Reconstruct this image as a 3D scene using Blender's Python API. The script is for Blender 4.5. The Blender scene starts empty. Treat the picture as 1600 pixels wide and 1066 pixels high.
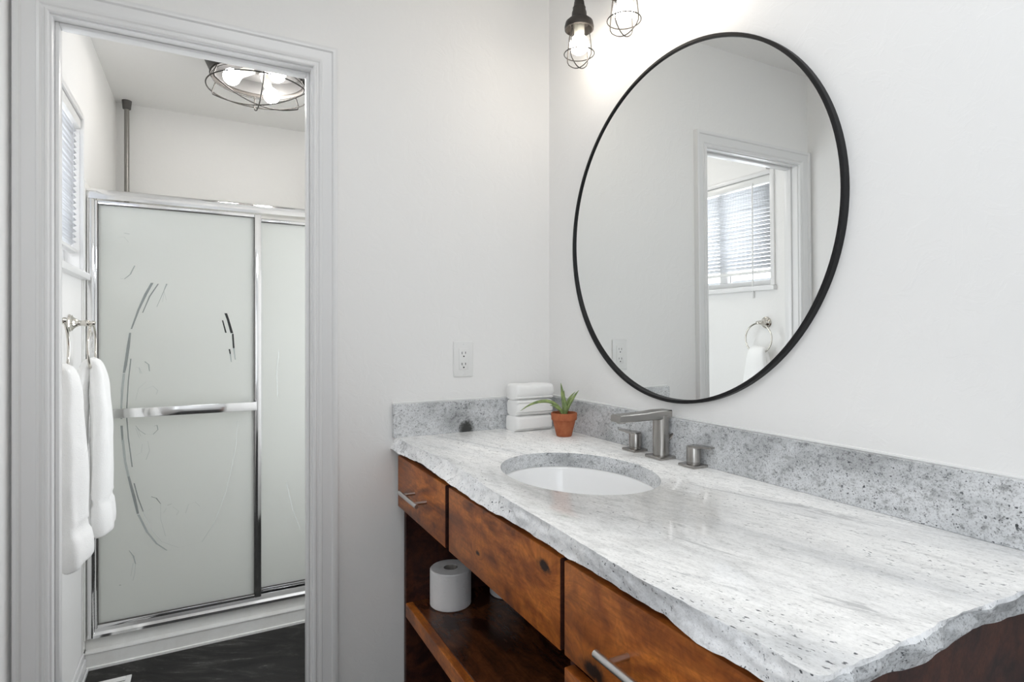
import bpy, bmesh, math, random
from mathutils import Vector, Matrix, noise
random.seed(7)
PI = math.pi
C = bpy.context.scene.collection
scn = bpy.context.scene

# ---------------------------------------------------------------- camera, world, light, exposure
cam_d = bpy.data.cameras.new('camera'); cam = bpy.data.objects.new('camera', cam_d); C.objects.link(cam)
cam.location = (-1.0709, -1.7339, 1.275)
cam.rotation_euler = (PI/2, 0, math.radians(-28.005))
cam_d.sensor_width = 36; cam_d.lens = 36*898.876/1600; cam_d.shift_y = -11.1/1600
cam_d.clip_start = 0.02
scn.camera = cam

WORLD = 0.95
world = bpy.data.worlds.new('world'); scn.world = world; world.use_nodes = True
world.node_tree.nodes['Background'].inputs['Color'].default_value = (0.86, 0.92, 1.0, 1)
world.node_tree.nodes['Background'].inputs['Strength'].default_value = WORLD

def area(name, loc, rot, sx, sy, power, col):
    l = bpy.data.lights.new(name, 'AREA'); l.shape = 'RECTANGLE'; l.size = sx; l.size_y = sy
    l.energy = power; l.color = col
    o = bpy.data.objects.new(name, l); C.objects.link(o); o.location = loc; o.rotation_euler = rot
    return o
# daylight coming in through the vanity room's side window behind the camera and the shower-room window
P_LEFT, P_BATH = 12.0, 5.5
area('daylight_left_window', (-1.62, -2.55, 1.60), (0, -PI/2, 0), 1.3, 1.1, P_LEFT, (0.90, 0.95, 1.0))
area('daylight_bath_window', (-1.600, 0.545, 1.80), (0, -PI/2, 0), 0.5, 0.66, P_BATH, (0.95, 0.97, 1.0))
P_SIDE = 7.8
area('bath_side_fill', (-0.15, 0.50, 1.20), (0, PI/2, 0), 1.3, 0.5, P_SIDE, (0.96, 0.98, 1.0))  # added fill for the shower room, no known window on this side
P_TOP = 6.0
area('overhead_fill', (-0.90, -1.30, 2.455), (0, 0, 0), 0.5, 0.5, P_TOP, (0.94, 0.97, 1.0))  # added overhead fill for the counter, with no lamp behind it
BULB_VANITY = 30.0
BULB_CEILING = 64.0

scn.view_settings.view_transform = 'Standard'; scn.view_settings.look = 'None'
scn.view_settings.gamma = 1; scn.view_settings.exposure = 0.0
scn.view_settings.use_curve_mapping = False
scn.cycles.use_denoising = True
scn.cycles.max_bounces = 12; scn.cycles.diffuse_bounces = 8; scn.cycles.glossy_bounces = 6

# ---------------------------------------------------------------- helpers
class MB:
    """collects shapes into one mesh"""
    def __init__(s): s.bm = bmesh.new(); s.mi = 0
    def _new(s, vs, fs):
        V = [s.bm.verts.new(v) for v in vs]; F = []
        for f in fs:
            try:
                g = s.bm.faces.new([V[i] for i in f]); g.material_index = s.mi; F.append(g)
            except ValueError: pass
        return V, F
    def box(s, a, b, bev=0.0, seg=2):
        x0, y0, z0 = [min(p, q) for p, q in zip(a, b)]; x1, y1, z1 = [max(p, q) for p, q in zip(a, b)]
        V, F = s._new([(x0,y0,z0),(x1,y0,z0),(x1,y1,z0),(x0,y1,z0),(x0,y0,z1),(x1,y0,z1),(x1,y1,z1),(x0,y1,z1)],
               [(0,3,2,1),(4,5,6,7),(0,1,5,4),(1,2,6,5),(2,3,7,6),(3,0,4,7)])
        if bev > 0:
            E = list({e for f in F for e in f.edges})
            r = bmesh.ops.bevel(s.bm, geom=E, offset=bev, segments=seg, profile=0.5, affect='EDGES', clamp_overlap=True)
            for f in r['faces']: f.material_index = s.mi
            return
        return V
    def tube(s, pts, r, n=12, closed=False, cap=True):
        pts = [Vector(p) for p in pts]; m = len(pts)
        rr = r if isinstance(r, (list, tuple)) else [r]*m
        rings = []; prev = None
        for i, p in enumerate(pts):
            if closed: t = pts[(i+1) % m] - pts[i-1]
            else: t = pts[min(i+1, m-1)] - pts[max(i-1, 0)]
            t.normalize()
            if prev is None:
                up = Vector((0,0,1)) if abs(t.z) < 0.9 else Vector((1,0,0))
                nrm = t.cross(up).normalized()
            else:
                nrm = (prev - t*prev.dot(t)).normalized()
            prev = nrm; bn = t.cross(nrm)
            rings.append([s.bm.verts.new(p + (nrm*math.cos(2*PI*k/n) + bn*math.sin(2*PI*k/n))*rr[i]) for k in range(n)])
        R = m if closed else m-1
        for i in range(R):
            a, b = rings[i], rings[(i+1) % m]
            for k in range(n):
                f = s.bm.faces.new([a[k], a[(k+1)%n], b[(k+1)%n], b[k]]); f.material_index = s.mi
        if cap and not closed:
            for a in (rings[0][::-1], rings[-1]):
                f = s.bm.faces.new(a); f.material_index = s.mi
    def lathe(s, prof, c=(0,0,0), n=32, axis='Z', cap=True):
        c = Vector(c); rings = []
        for (r, h) in prof:
            ring = []
            for k in range(n):
                a = 2*PI*k/n; p = (r*math.cos(a), r*math.sin(a), h)
                if axis == 'X': p = (h, p[0], p[1])
                if axis == 'Y': p = (p[1], h, p[0])
                ring.append(s.bm.verts.new(c + Vector(p)))
            rings.append(ring)
        for i in range(len(rings)-1):
            a, b = rings[i], rings[i+1]
            for k in range(n):
                f = s.bm.faces.new([a[k], a[(k+1)%n], b[(k+1)%n], b[k]]); f.material_index = s.mi
        if cap:
            if prof[0][0] > 1e-5: s.bm.faces.new(rings[0][::-1]).material_index = s.mi
            if prof[-1][0] > 1e-5: s.bm.faces.new(rings[-1]).material_index = s.mi
        return rings
    def sphere(s, c, r, seg=24, rings=16, scale=(1,1,1)):
        m = Matrix.Translation(c) @ Matrix.Diagonal((scale[0],scale[1],scale[2],1))
        q = bmesh.ops.create_uvsphere(s.bm, u_segments=seg, v_segments=rings, radius=r, matrix=m)
        for v in q['verts']:
            for f in v.link_faces: f.material_index = s.mi
    def ribbon(s, pts, y, nrm=(0,-1,0)):
        """flat stripe in the x-z plane; pts = (x, z, width)"""
        for i in range(len(pts)-1):
            a, b = pts[i], pts[i+1]
            s._new([(a[0],y,a[1]),(a[0]+a[2],y,a[1]),(b[0]+b[2],y,b[1]),(b[0],y,b[1])], [(0,3,2,1)])
    def build(s, name, mat, parent=None, smooth=True, angle=35, loc=None, weld=False):
        if weld: bmesh.ops.remove_doubles(s.bm, verts=s.bm.verts, dist=1e-5)
        bmesh.ops.recalc_face_normals(s.bm, faces=s.bm.faces)
        me = bpy.data.meshes.new(name); s.bm.to_mesh(me); s.bm.free()
        if smooth:
            me.polygons.foreach_set('use_smooth', [True]*len(me.polygons)); me.set_sharp_from_angle(angle=math.radians(angle))
        for m in (mat if isinstance(mat, (list, tuple)) else [mat]): me.materials.append(m)
        o = bpy.data.objects.new(name, me); C.objects.link(o)
        if parent is not None:
            o.parent = parent
            # geometry is given in world units: undo the parent's offset
            o.matrix_parent_inverse = Matrix.Identity(4)
            o.location = -world_loc(parent)
        return o
def world_loc(o):
    v = Vector((0,0,0))
    while o is not None: v += o.location; o = o.parent
    return v
def tag(o, label=None, cat=None, group=None, kind=None):
    if label: o['label'] = label
    if cat: o['category'] = cat
    if group: o['group'] = group
    if kind: o['kind'] = kind
    return o
def thing(name, label, cat, loc, group=None):
    o = bpy.data.objects.new(name, None); o.empty_display_size = 0.05; C.objects.link(o); o.location = loc
    return tag(o, label, cat, group)
def struct(name, mb, mat, **k):
    o = mb.build(name, mat, **k); o['kind'] = 'structure'; return o
def copy_obj(o, parent=None):
    c = o.copy(); C.objects.link(c); c.parent = parent
    for ch in [x for x in C.objects if x.parent == o]: copy_obj(ch, c)
    return c

# ---------------------------------------------------------------- materials
def mat(name, col, rough=0.5, metal=0.0, spec=0.5, **k):
    m = bpy.data.materials.new(name); m.use_nodes = True; b = m.node_tree.nodes['Principled BSDF']
    b.inputs['Base Color'].default_value = (*col, 1); b.inputs['Roughness'].default_value = rough
    b.inputs['Metallic'].default_value = metal; b.inputs['Specular IOR Level'].default_value = spec
    for kk, v in k.items(): b.inputs[kk.replace('_', ' ')].default_value = v
    return m
def N(m, t, **k):
    n = m.node_tree.nodes.new(t)
    for kk, v in k.items(): setattr(n, kk, v)
    return n
def L(m, a, b): m.node_tree.links.new(a, b)
def coords(m, scale=(1,1,1), rot=(0,0,0)):
    g = N(m, 'ShaderNodeNewGeometry'); mp = N(m, 'ShaderNodeMapping')
    mp.inputs['Scale'].default_value = scale; mp.inputs['Rotation'].default_value = rot
    tc = N(m, 'ShaderNodeTexCoord'); L(m, tc.outputs['Object'], mp.inputs['Vector']); return mp.outputs['Vector']
def nz(m, vec, scale, detail=4, rough=0.55, dist=0.0):
    n = N(m, 'ShaderNodeTexNoise'); n.inputs['Scale'].default_value = scale; n.inputs['Detail'].default_value = detail
    n.inputs['Roughness'].default_value = rough; n.inputs['Distortion'].default_value = dist
    L(m, vec, n.inputs['Vector']); return n.outputs['Fac']
def ramp(m, fac, stops):
    r = N(m, 'ShaderNodeValToRGB'); e = r.color_ramp.elements
    while len(e) < len(stops): e.new(0.5)
    for i, (p, c) in enumerate(stops):
        e[i].position = p; e[i].color = (*c, 1) if isinstance(c, tuple) else (c, c, c, 1)
    L(m, fac, r.inputs['Fac']); return r.outputs['Color']
def mix(m, fac, a, b, mode='MIX'):
    n = N(m, 'ShaderNodeMix'); n.data_type = 'RGBA'; n.blend_type = mode
    for s, v in ((n.inputs[0], fac), (n.inputs[6], a), (n.inputs[7], b)):
        if hasattr(v, 'links') or isinstance(v, bpy.types.NodeSocket): L(m, v, s)
        elif isinstance(v, tuple): s.default_value = (*v, 1)
        else: s.default_value = v
    return n.outputs[2]
def bump(m, h, strength, dist=0.002):
    b = N(m, 'ShaderNodeBump'); b.inputs['Strength'].default_value = strength; b.inputs['Distance'].default_value = dist
    L(m, h, b.inputs['Height']); L(m, b.outputs['Normal'], m.node_tree.nodes['Principled BSDF'].inputs['Normal'])
def BC(m, out): L(m, out, m.node_tree.nodes['Principled BSDF'].inputs['Base Color'])
def RG(m, out): L(m, out, m.node_tree.nodes['Principled BSDF'].inputs['Roughness'])

def wall_mat(name, col, st=0.35):
    m = mat(name, col, 0.55, spec=0.3); v = coords(m)
    a = nz(m, v, 16, 5, 0.6, 1.2); b = nz(m, v, 60, 3, 0.5)
    r = ramp(m, a, [(0.48, 0.0), (0.56, 1.0)])
    h = mix(m, 0.25, r, b); bump(m, h, st, 0.0012); return m
M_wall = wall_mat('painted_plaster', (0.86, 0.855, 0.845), 0.2)
M_ceil = wall_mat('ceiling_paint', (0.87, 0.865, 0.855), 0.25)
M_trim = mat('white_gloss_trim', (0.80, 0.80, 0.80), 0.28)
M_white = mat('white_plastic', (0.80, 0.80, 0.79), 0.3)
M_caulk = mat('white_caulk', (0.82, 0.82, 0.81), 0.5)
M_acryl = mat('white_acrylic', (0.72, 0.72, 0.70), 0.25)
v = coords(M_acryl); BC(M_acryl, ramp(M_acryl, nz(M_acryl, v, 9, 5, 0.7), [(0.3, (0.78,0.77,0.74)), (0.6, (0.86,0.86,0.84))]))
M_black = mat('black_frame', (0.007, 0.007, 0.008), 0.5, spec=0.3)
M_mirror = mat('mirror_glass', (0.86, 0.875, 0.87), 0.0, 1.0)
M_chrome = mat('chrome', (0.80, 0.80, 0.80), 0.09, 1.0)
M_nickel = mat('brushed_nickel', (0.40, 0.385, 0.365), 0.27, 1.0)
M_polnick = mat('polished_nickel', (0.66, 0.63, 0.58), 0.12, 1.0)
M_steel = mat('satin_steel', (0.62, 0.61, 0.60), 0.30, 1.0)
M_pole = mat('grey_pole_metal', (0.30, 0.29, 0.275), 0.38, 0.9)
M_gun = mat('dark_bronze', (0.055, 0.05, 0.046), 0.45, 0.6)
M_wire = mat('dark_wire', (0.035, 0.033, 0.03), 0.5, 0.3)
M_porc = mat('white_porcelain', (0.93, 0.93, 0.93), 0.07)
M_hole = mat('dark_slot', (0.02, 0.02, 0.02), 0.7)
M_rubber = mat('grey_rubber', (0.10, 0.095, 0.09), 0.6)
M_refl = mat('grey_reflector', (0.10, 0.10, 0.10), 0.5)
M_sock = mat('white_ceramic_socket', (0.62, 0.62, 0.56), 0.4)
M_slat = mat('blind_slat', (0.74, 0.75, 0.77), 0.4, Transmission_Weight=0.0)
M_terra = mat('terracotta', (0.42, 0.125, 0.045), 0.75)
v = coords(M_terra); BC(M_terra, ramp(M_terra, nz(M_terra, v, 60, 5, 0.7), [(0.3, (0.34,0.085,0.03)), (0.7, (0.46,0.15,0.06))]))
M_soil = mat('potting_soil', (0.04, 0.025, 0.018), 0.95)
M_leaf = mat('succulent_leaf', (0.12, 0.19, 0.06), 0.4)
v = coords(M_leaf); BC(M_leaf, ramp(M_leaf, nz(M_leaf, v, 45, 3, 0.6), [(0.35, (0.13,0.19,0.07)), (0.65, (0.30,0.38,0.13))]))
M_paper = mat('toilet_tissue', (0.93, 0.93, 0.94), 0.9, spec=0.1)
v = coords(M_paper, (1,1,1)); bump(M_paper, ramp(M_paper, nz(M_paper, v, 55, 2, 0.5, 1.0), [(0.60, 0.0), (0.66, 1.0)]), 0.5, 0.0015)
M_core = mat('cardboard_core', (0.35, 0.33, 0.31), 0.9)
def towel_mat(name, scale=420):
    m = mat(name, (0.97, 0.97, 0.96), 0.95, spec=0.08); m.node_tree.nodes['Principled BSDF'].inputs['Sheen Weight'].default_value = 0.25
    v = coords(m); bump(m, mix(m, 0.5, nz(m, v, scale, 2, 0.6), nz(m, v, 60, 3, 0.6)), 0.75, 0.003); return m
M_towel = towel_mat('terry_cloth')

def slat_mat():
    m = M_slat; tr = N(m, 'ShaderNodeBsdfTranslucent'); tr.inputs['Color'].default_value = (0.85, 0.87, 0.90, 1)
    mx = N(m, 'ShaderNodeMixShader'); mx.inputs[0].default_value = 0.28; nt = m.node_tree
    L(m, nt.nodes['Principled BSDF'].outputs[0], mx.inputs[1]); L(m, tr.outputs[0], mx.inputs[2]); L(m, mx.outputs[0], nt.nodes['Material Output'].inputs[0])
slat_mat()
def emis(name, col, st):
    m = bpy.data.materials.new(name); m.use_nodes = True; nt = m.node_tree; nt.nodes.clear()
    e = nt.nodes.new('ShaderNodeEmission'); e.inputs['Color'].default_value = (*col, 1); e.inputs['Strength'].default_value = st
    o = nt.nodes.new('ShaderNodeOutputMaterial'); nt.links.new(e.outputs[0], o.inputs[0]); return m
M_bulbv = emis('lit_vanity_bulb', (1.0, 0.90, 0.78), BULB_VANITY)
M_bulbc = emis('lit_ceiling_bulb', (1.0, 0.955, 0.90), BULB_CEILING)

def frosted():
    m = mat('frosted_glass', (0.88, 0.90, 0.88), 0.22, spec=0.5); nt = m.node_tree; b = nt.nodes['Principled BSDF']
    tr = N(m, 'ShaderNodeBsdfTranslucent'); tr.inputs['Color'].default_value = (0.97, 0.98, 0.96, 1)
    mx = N(m, 'ShaderNodeMixShader'); mx.inputs[0].default_value = 0.60
    L(m, b.outputs[0], mx.inputs[1]); L(m, tr.outputs[0], mx.inputs[2]); L(m, mx.outputs[0], nt.nodes['Material Output'].inputs[0])
    v = coords(m); bump(m, nz(m, v, 500, 2), 0.15, 0.001); return m
M_frost = frosted()
M_et0 = mat('etched_line_faint', (0.70, 0.73, 0.71), 0.3)
M_et1 = mat('etched_line_soft', (0.42, 0.45, 0.44), 0.2)
M_et2 = mat('etched_line_clear', (0.27, 0.29, 0.285), 0.15)
M_et3 = mat('etched_line_dark', (0.02, 0.02, 0.02), 0.1)
def glassy(name):
    m = mat(name, (1,1,1), 0.0, Transmission_Weight=1.0, IOR=1.01); return m
M_pane = glassy('window_pane_glass')

def scaled(m, vec, sc, loc=(0,0,0)):
    q = N(m, 'ShaderNodeMapping'); q.inputs['Scale'].default_value = sc; q.inputs['Location'].default_value = loc
    L(m, vec, q.inputs['Vector']); return q.outputs['Vector']
def granite(name, polished=True, top=True, light=False):
    m = mat(name, (0.7,0.7,0.7), 0.09 if polished else 0.6)
    v = coords(m, (1,1,1), (0,0,math.radians(-14))) if top else coords(m, (1,1,1), (math.radians(20),0,math.radians(-8)))
    st = scaled(m, v, (1.0, 0.14, 1.0) if top else (0.8, 0.55, 1.0))       # long streaks
    md = scaled(m, v, (1.0, 0.30, 1.0) if top else (0.9, 0.75, 1.0))       # medium grain
    fl = scaled(m, v, (1.0, 0.50, 1.0) if top else (0.9, 0.9, 1.0))        # flecks
    band = nz(m, st, 7, 4, 0.55, 0.5)
    if top: base = ramp(m, band, [(0.34, (0.68,0.69,0.70)), (0.44, (0.89,0.89,0.885)), (0.58, (1.0,0.995,0.98))])
    elif light: base = ramp(m, band, [(0.34, (0.84,0.855,0.88)), (0.48, (0.96,0.97,0.985)), (0.64, (1.0,1.0,1.0))])
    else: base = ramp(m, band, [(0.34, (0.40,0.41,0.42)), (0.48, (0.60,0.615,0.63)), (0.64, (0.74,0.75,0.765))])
    mot = nz(m, md, 75, 5, 0.72)
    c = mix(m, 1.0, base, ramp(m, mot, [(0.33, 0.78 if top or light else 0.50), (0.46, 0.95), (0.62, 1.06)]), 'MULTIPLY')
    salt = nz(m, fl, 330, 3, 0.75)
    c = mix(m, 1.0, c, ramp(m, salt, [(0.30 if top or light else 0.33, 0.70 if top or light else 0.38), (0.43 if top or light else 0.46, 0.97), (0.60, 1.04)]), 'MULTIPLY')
    # thin long grey veins
    vein = nz(m, st, 26, 7, 0.74, 0.8)
    vm = ramp(m, vein, [(0.595, 0.0), (0.66, 0.55)])
    c = mix(m, vm, c, (0.33,0.335,0.345))
    # small dark flecks, gathered in the greyer bands
    gate = ramp(m, nz(m, st, 11, 4, 0.6), [(0.42, 0.12), (0.60, 1.0)] if top else [(0.40, 0.05), (0.56, 1.0)])
    f1 = ramp(m, nz(m, fl, 190, 2, 0.5), [(0.645, 0.0), (0.68, 1.0)])
    c = mix(m, mix(m, 1.0, f1, gate, 'MULTIPLY'), c, (0.10,0.105,0.115))
    f2 = ramp(m, nz(m, fl, 85, 3, 0.6, 0.3), [(0.70 if top else 0.69, 0.0), (0.725 if top else 0.715, 1.0)])
    c = mix(m, mix(m, 1.0, f2, gate, 'MULTIPLY'), c, (0.055,0.06,0.065))
    # one dark mineral cluster low on the side splash
    if not top:
        g = N(m, 'ShaderNodeTexCoord'); d = N(m, 'ShaderNodeVectorMath'); d.operation = 'DISTANCE'
        L(m, scaled(m, g.outputs['Object'], (1,1,0.75)), d.inputs[0]); d.inputs[1].default_value = (-0.327,-0.02,0.965*0.75)
        n2 = N(m, 'ShaderNodeMath'); n2.operation = 'MULTIPLY_ADD'; L(m, nz(m, v, 160, 4, 0.7), n2.inputs[0]); n2.inputs[1].default_value = -0.03; L(m, d.outputs['Value'], n2.inputs[2])
        c = mix(m, ramp(m, n2.outputs[0], [(0.0, 1.0), (0.006, 0.8), (0.016, 0.0)]), c, (0.05,0.052,0.05))
    BC(m, c)
    if not polished:
        bump(m, mix(m, 0.5, nz(m, v, 40, 5, 0.7), nz(m, v, 140, 3, 0.6)), 0.55, 0.003)
    return m
M_gran = granite('polished_granite')
M_splash = granite('granite_splash', True, False)
M_chipend = granite('broken_granite_end', False, False)
M_chip = granite('chiselled_granite', False, False, True)

def wood(name, cols, rough=0.38, axis=1, coat=0.08, knots=()):
    """stained knotty wood; the grain runs along y and flows round the knots (y, z, radius)"""
    m = mat(name, cols[1], rough); b = m.node_tree.nodes['Principled BSDF']; b.inputs['Coat Weight'].default_value = coat; b.inputs['Coat Roughness'].default_value = 0.2
    b.inputs['Specular IOR Level'].default_value = 0.3
    v0 = coords(m); warp = None; dark = None
    for (ky, kz, kr) in knots:
        d = N(m, 'ShaderNodeVectorMath'); d.operation = 'DISTANCE'
        L(m, scaled(m, v0, (0, 0.55, 1)), d.inputs[0]); d.inputs[1].default_value = (0, ky*0.55, kz)
        w_ = ramp(m, d.outputs['Value'], [(0.0, 1.0), (kr*1.6, 0.55), (kr*5, 0.0)])
        n_ = N(m, 'ShaderNodeMath'); n_.operation = 'MULTIPLY_ADD'; L(m, nz(m, v0, 90, 3, 0.6), n_.inputs[0]); n_.inputs[1].default_value = -kr*1.3; L(m, d.outputs['Value'], n_.inputs[2])
        k_ = ramp(m, n_.outputs[0], [(0.0, 1.0), (kr*0.35, 0.55), (kr*0.9, 0.0)])
        warp = w_ if warp is None else mix(m, 1.0, warp, w_, 'ADD'); dark = k_ if dark is None else mix(m, 1.0, dark, k_, 'ADD')
    vv = v0
    if warp is not None:
        mu = N(m, 'ShaderNodeVectorMath'); mu.operation = 'MULTIPLY_ADD'; L(m, warp, mu.inputs[0]); mu.inputs[1].default_value = (0.0, 0.0, 0.05); L(m, v0, mu.inputs[2]); vv = mu.outputs[0]
    v = scaled(m, vv, (1, 0.09, 1)); w = scaled(m, vv, (1, 0.42, 1), (0.3,0.2,0))
    bl = nz(m, w, 10, 3, 0.55, 1.8)
    c = ramp(m, bl, [(0.30, cols[0]), (0.45, cols[1]), (0.62, cols[2])])
    g = nz(m, v, 42, 5, 0.6, 1.0); c = mix(m, 0.75, c, ramp(m, g, [(0.30, (0.62,0.58,0.55)), (0.50, (1,1,1)), (0.70, (1.16,1.16,1.12))]), 'MULTIPLY')
    cur = nz(m, scaled(m, vv, (1, 0.9, 1)), 34, 4, 0.6, 2.6); c = mix(m, 0.45, c, ramp(m, cur, [(0.38, 0.72), (0.50, 1.0), (0.58, 1.28)]), 'MULTIPLY')
    fine = nz(m, v, 260, 3, 0.6); c = mix(m, 0.5, c, ramp(m, fine, [(0.32, 0.62), (0.56, 1.10)]), 'MULTIPLY')
    if dark is not None: c = mix(m, dark, c, (0.025,0.010,0.006))
    BC(m, c); bump(m, fine, 0.12, 0.0006); return m
M_wood = wood('stained_alder', [(0.15,0.043,0.012), (0.33,0.090,0.016), (0.52,0.160,0.027)], knots=((-0.877,0.871,0.010), (-1.02,0.762,0.014), (-0.60,0.80,0.004)))
M_wood_shade = wood('shaded_alder', [(0.022,0.008,0.007), (0.042,0.014,0.011), (0.075,0.024,0.014)], 0.5, coat=0.0)  # same stain as the drawers, shade painted in as a darker copy
M_woods = wood('shaded_alder_shelf', [(0.028,0.010,0.006), (0.060,0.020,0.010), (0.13,0.042,0.016)], 0.24)  # shelf in the same stain, darkened to paint in the interior shade

def floor_mat():
    m = mat('dark_slate_vinyl', (0.03,0.03,0.028), 0.5, spec=0.25); v = coords(m, (1,1,1), (0,0,0.5))
    mp = N(m, 'ShaderNodeMapping'); mp.inputs['Scale'].default_value = (0.35,1,1); L(m, v, mp.inputs['Vector']); w = mp.outputs['Vector']
    a = nz(m, w, 7, 8, 0.72, 2.4)
    c = ramp(m, a, [(0.35, (0.007,0.007,0.0065)), (0.55, (0.018,0.017,0.016)), (0.645, (0.045,0.044,0.04)), (0.66, (0.14,0.14,0.135)), (0.675, (0.035,0.034,0.031))])
    sc = nz(m, scaled(m, v, (0.18,1,1), (3,1,0)), 16, 9, 0.8, 3.0)
    c = mix(m, ramp(m, sc, [(0.60, 0.0), (0.612, 0.7), (0.624, 0.0)]), c, (0.20,0.20,0.19))
    BC(m, c); bump(m, a, 0.4, 0.002); return m
M_floor = floor_mat()
M_carp = mat('outer_floor', (0.22, 0.19, 0.16), 0.7)
ETCH = [(2,[(-1.2643,1.4774,0.0091),(-1.2868,1.4309,0.0103),(-1.3091,1.3699,0.0076),(-1.3312,1.2943,0.005)]),(2,[(-1.3362,1.2793,0.0062),(-1.3438,1.2268,0.0101),(-1.3531,1.1522,0.01),(-1.3569,1.1224,0.0075)]),(1,[(-1.3569,1.1209,0.0075),(-1.3625,1.0554,0.0075),(-1.3643,0.9884,0.0056),(-1.3643,0.9443,0.0062)]),(2,[(-1.3643,0.9182,0.0074),(-1.3606,0.862,0.0062)]),(1,[(-1.3606,0.862,0.0075),(-1.3531,0.7791,0.0075),(-1.3419,0.718,0.0075)]),(2,[(-1.3419,0.718,0.0075),(-1.3249,0.6332,0.0101),(-1.311,0.5673,0.0076)]),(1,[(-1.3097,0.5648,0.0076),(-1.2804,0.4906,0.0078),(-1.248,0.4396,0.0065),(-1.212,0.4064,0.0053)]),(0,[(-1.212,0.4064,0.0033),(-1.1619,0.403,0.0027),(-1.1074,0.4044,0.0028)]),(2,[(-1.2415,1.4745,0.0046),(-1.2707,1.4239,0.0052),(-1.2932,1.3588,0.0032)]),(2,[(-1.3325,1.1779,0.0038),(-1.3406,1.0919,0.0037),(-1.3456,0.9872,0.0037),(-1.3456,0.943,0.0037),(-1.3406,0.8677,0.0037),(-1.3281,0.7539,0.0038)]),(2,[(-1.3218,0.6893,0.0038),(-1.3091,0.6311,0.0038),(-1.2919,0.5743,0.0038)]),(0,[(-1.2919,0.5743,0.0026),(-1.261,0.4951,0.0026),(-1.2284,0.4439,0.0026),(-1.1686,0.4104,0.002),(-1.0866,0.4198,0.0021),(-1.0375,0.4991,0.0028),(-1.0018,0.6061,0.0028),(-0.9802,0.7,0.0029),(-0.962,0.795,0.0029),(-0.9547,0.9078,0.0022)]),(3,[(-1.0033,1.3614,0.0101),(-0.9946,1.3359,0.0093),(-0.9802,1.278,0.0102)]),(3,[(-1.0126,1.3316,0.005),(-1.0004,1.2796,0.0058)]),(3,[(-0.9751,1.2756,0.0065),(-0.9715,1.215,0.0066)]),(1,[(-0.9715,1.215,0.0066),(-0.9642,1.1664,0.0037)]),(3,[(-0.9874,1.2112,0.0058),(-0.9838,1.191,0.0051)]),(1,[(-0.9838,1.191,0.0051),(-0.9787,1.157,0.0029)]),(1,[(-1.3544,1.6679,0.0056),(-1.3375,1.6648,0.0057)]),(0,[(-1.3748,1.6484,0.0012),(-1.3531,1.6531,0.0012),(-1.3388,1.6332,0.0013)]),(1,[(-1.3656,1.491,0.0019),(-1.3531,1.4886,0.0031),(-1.3344,1.5082,0.0044),(-1.3199,1.5428,0.0038)]),(1,[(-1.2126,1.4757,0.0053),(-1.2219,1.4446,0.002),(-1.2448,1.3826,0.0013)]),(0,[(-1.2186,1.4562,0.0014),(-1.2251,1.4022,0.0013)]),(0,[(-1.2205,1.4484,0.0013),(-1.212,1.4103,0.0014)]),(1,[(-1.2868,1.1656,0.0051),(-1.2739,1.1539,0.0051),(-1.2701,1.1272,0.0026)]),(0,[(-1.3154,1.1452,0.0019),(-1.3027,1.1395,0.0019),(-1.2957,1.1189,0.0019)]),(0,[(-1.3047,1.1434,0.002),(-1.3008,1.1191,0.0019)]),(0,[(-1.3154,1.0155,0.0012),(-1.3059,1.0603,0.0012),(-1.2804,1.0858,0.0013),(-1.2545,1.087,0.0013)]),(0,[(-1.2868,1.0557,0.0013),(-1.2578,1.0673,0.002),(-1.2415,1.0498,0.0019),(-1.2467,1.0332,0.0013)]),(1,[(-1.3154,0.9146,0.0012),(-1.3027,0.8947,0.0019),(-1.2836,0.878,0.0026),(-1.2578,0.8759,0.0026),(-1.2415,0.8937,0.0026),(-1.2448,0.9116,0.0026),(-1.2545,0.9077,0.0019)]),(0,[(-1.3154,0.907,0.0012),(-1.3091,0.8839,0.0019),(-1.3027,0.8645,0.0012)]),(0,[(-1.311,0.9067,0.0013),(-1.2983,0.8717,0.0019)]),(0,[(-1.2752,0.8508,0.0013),(-1.2694,0.8122,0.0019),(-1.2817,0.7777,0.0026)]),(0,[(-1.3154,0.7978,0.0012),(-1.2964,0.8072,0.0013),(-1.2932,0.841,0.0013)]),(2,[(-1.2643,0.6289,0.0033),(-1.248,0.6214,0.0039),(-1.2317,0.5962,0.002)]),(0,[(-1.2317,0.5939,0.0013),(-1.2317,0.5364,0.0013),(-1.2153,0.4647,0.002)]),(0,[(-1.2219,0.558,0.0014),(-1.212,0.5758,0.0014),(-1.1887,0.5779,0.0013),(-1.1686,0.558,0.0013),(-1.1767,0.5436,0.002)]),(1,[(-1.21,0.5878,0.004),(-1.1941,0.591,0.004)]),(0,[(-1.145,0.5467,0.002),(-1.1348,0.5804,0.0014),(-1.1108,0.5873,0.0014),(-1.0936,0.5668,0.0014)]),(0,[(-1.2772,0.5737,0.0013),(-1.261,0.5828,0.0013)]),(1,[(-1.3375,0.4286,0.0025),(-1.3249,0.4039,0.005),(-1.3167,0.3722,0.0032)]),(0,[(-1.3167,0.3722,0.0025),(-1.3186,0.3387,0.0019),(-1.3249,0.3083,0.0019)]),(0,[(-1.3237,0.3773,0.0019),(-1.3312,0.3261,0.0012)]),(1,[(-1.3699,0.3003,0.005),(-1.3662,0.298,0.005)])]

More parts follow.
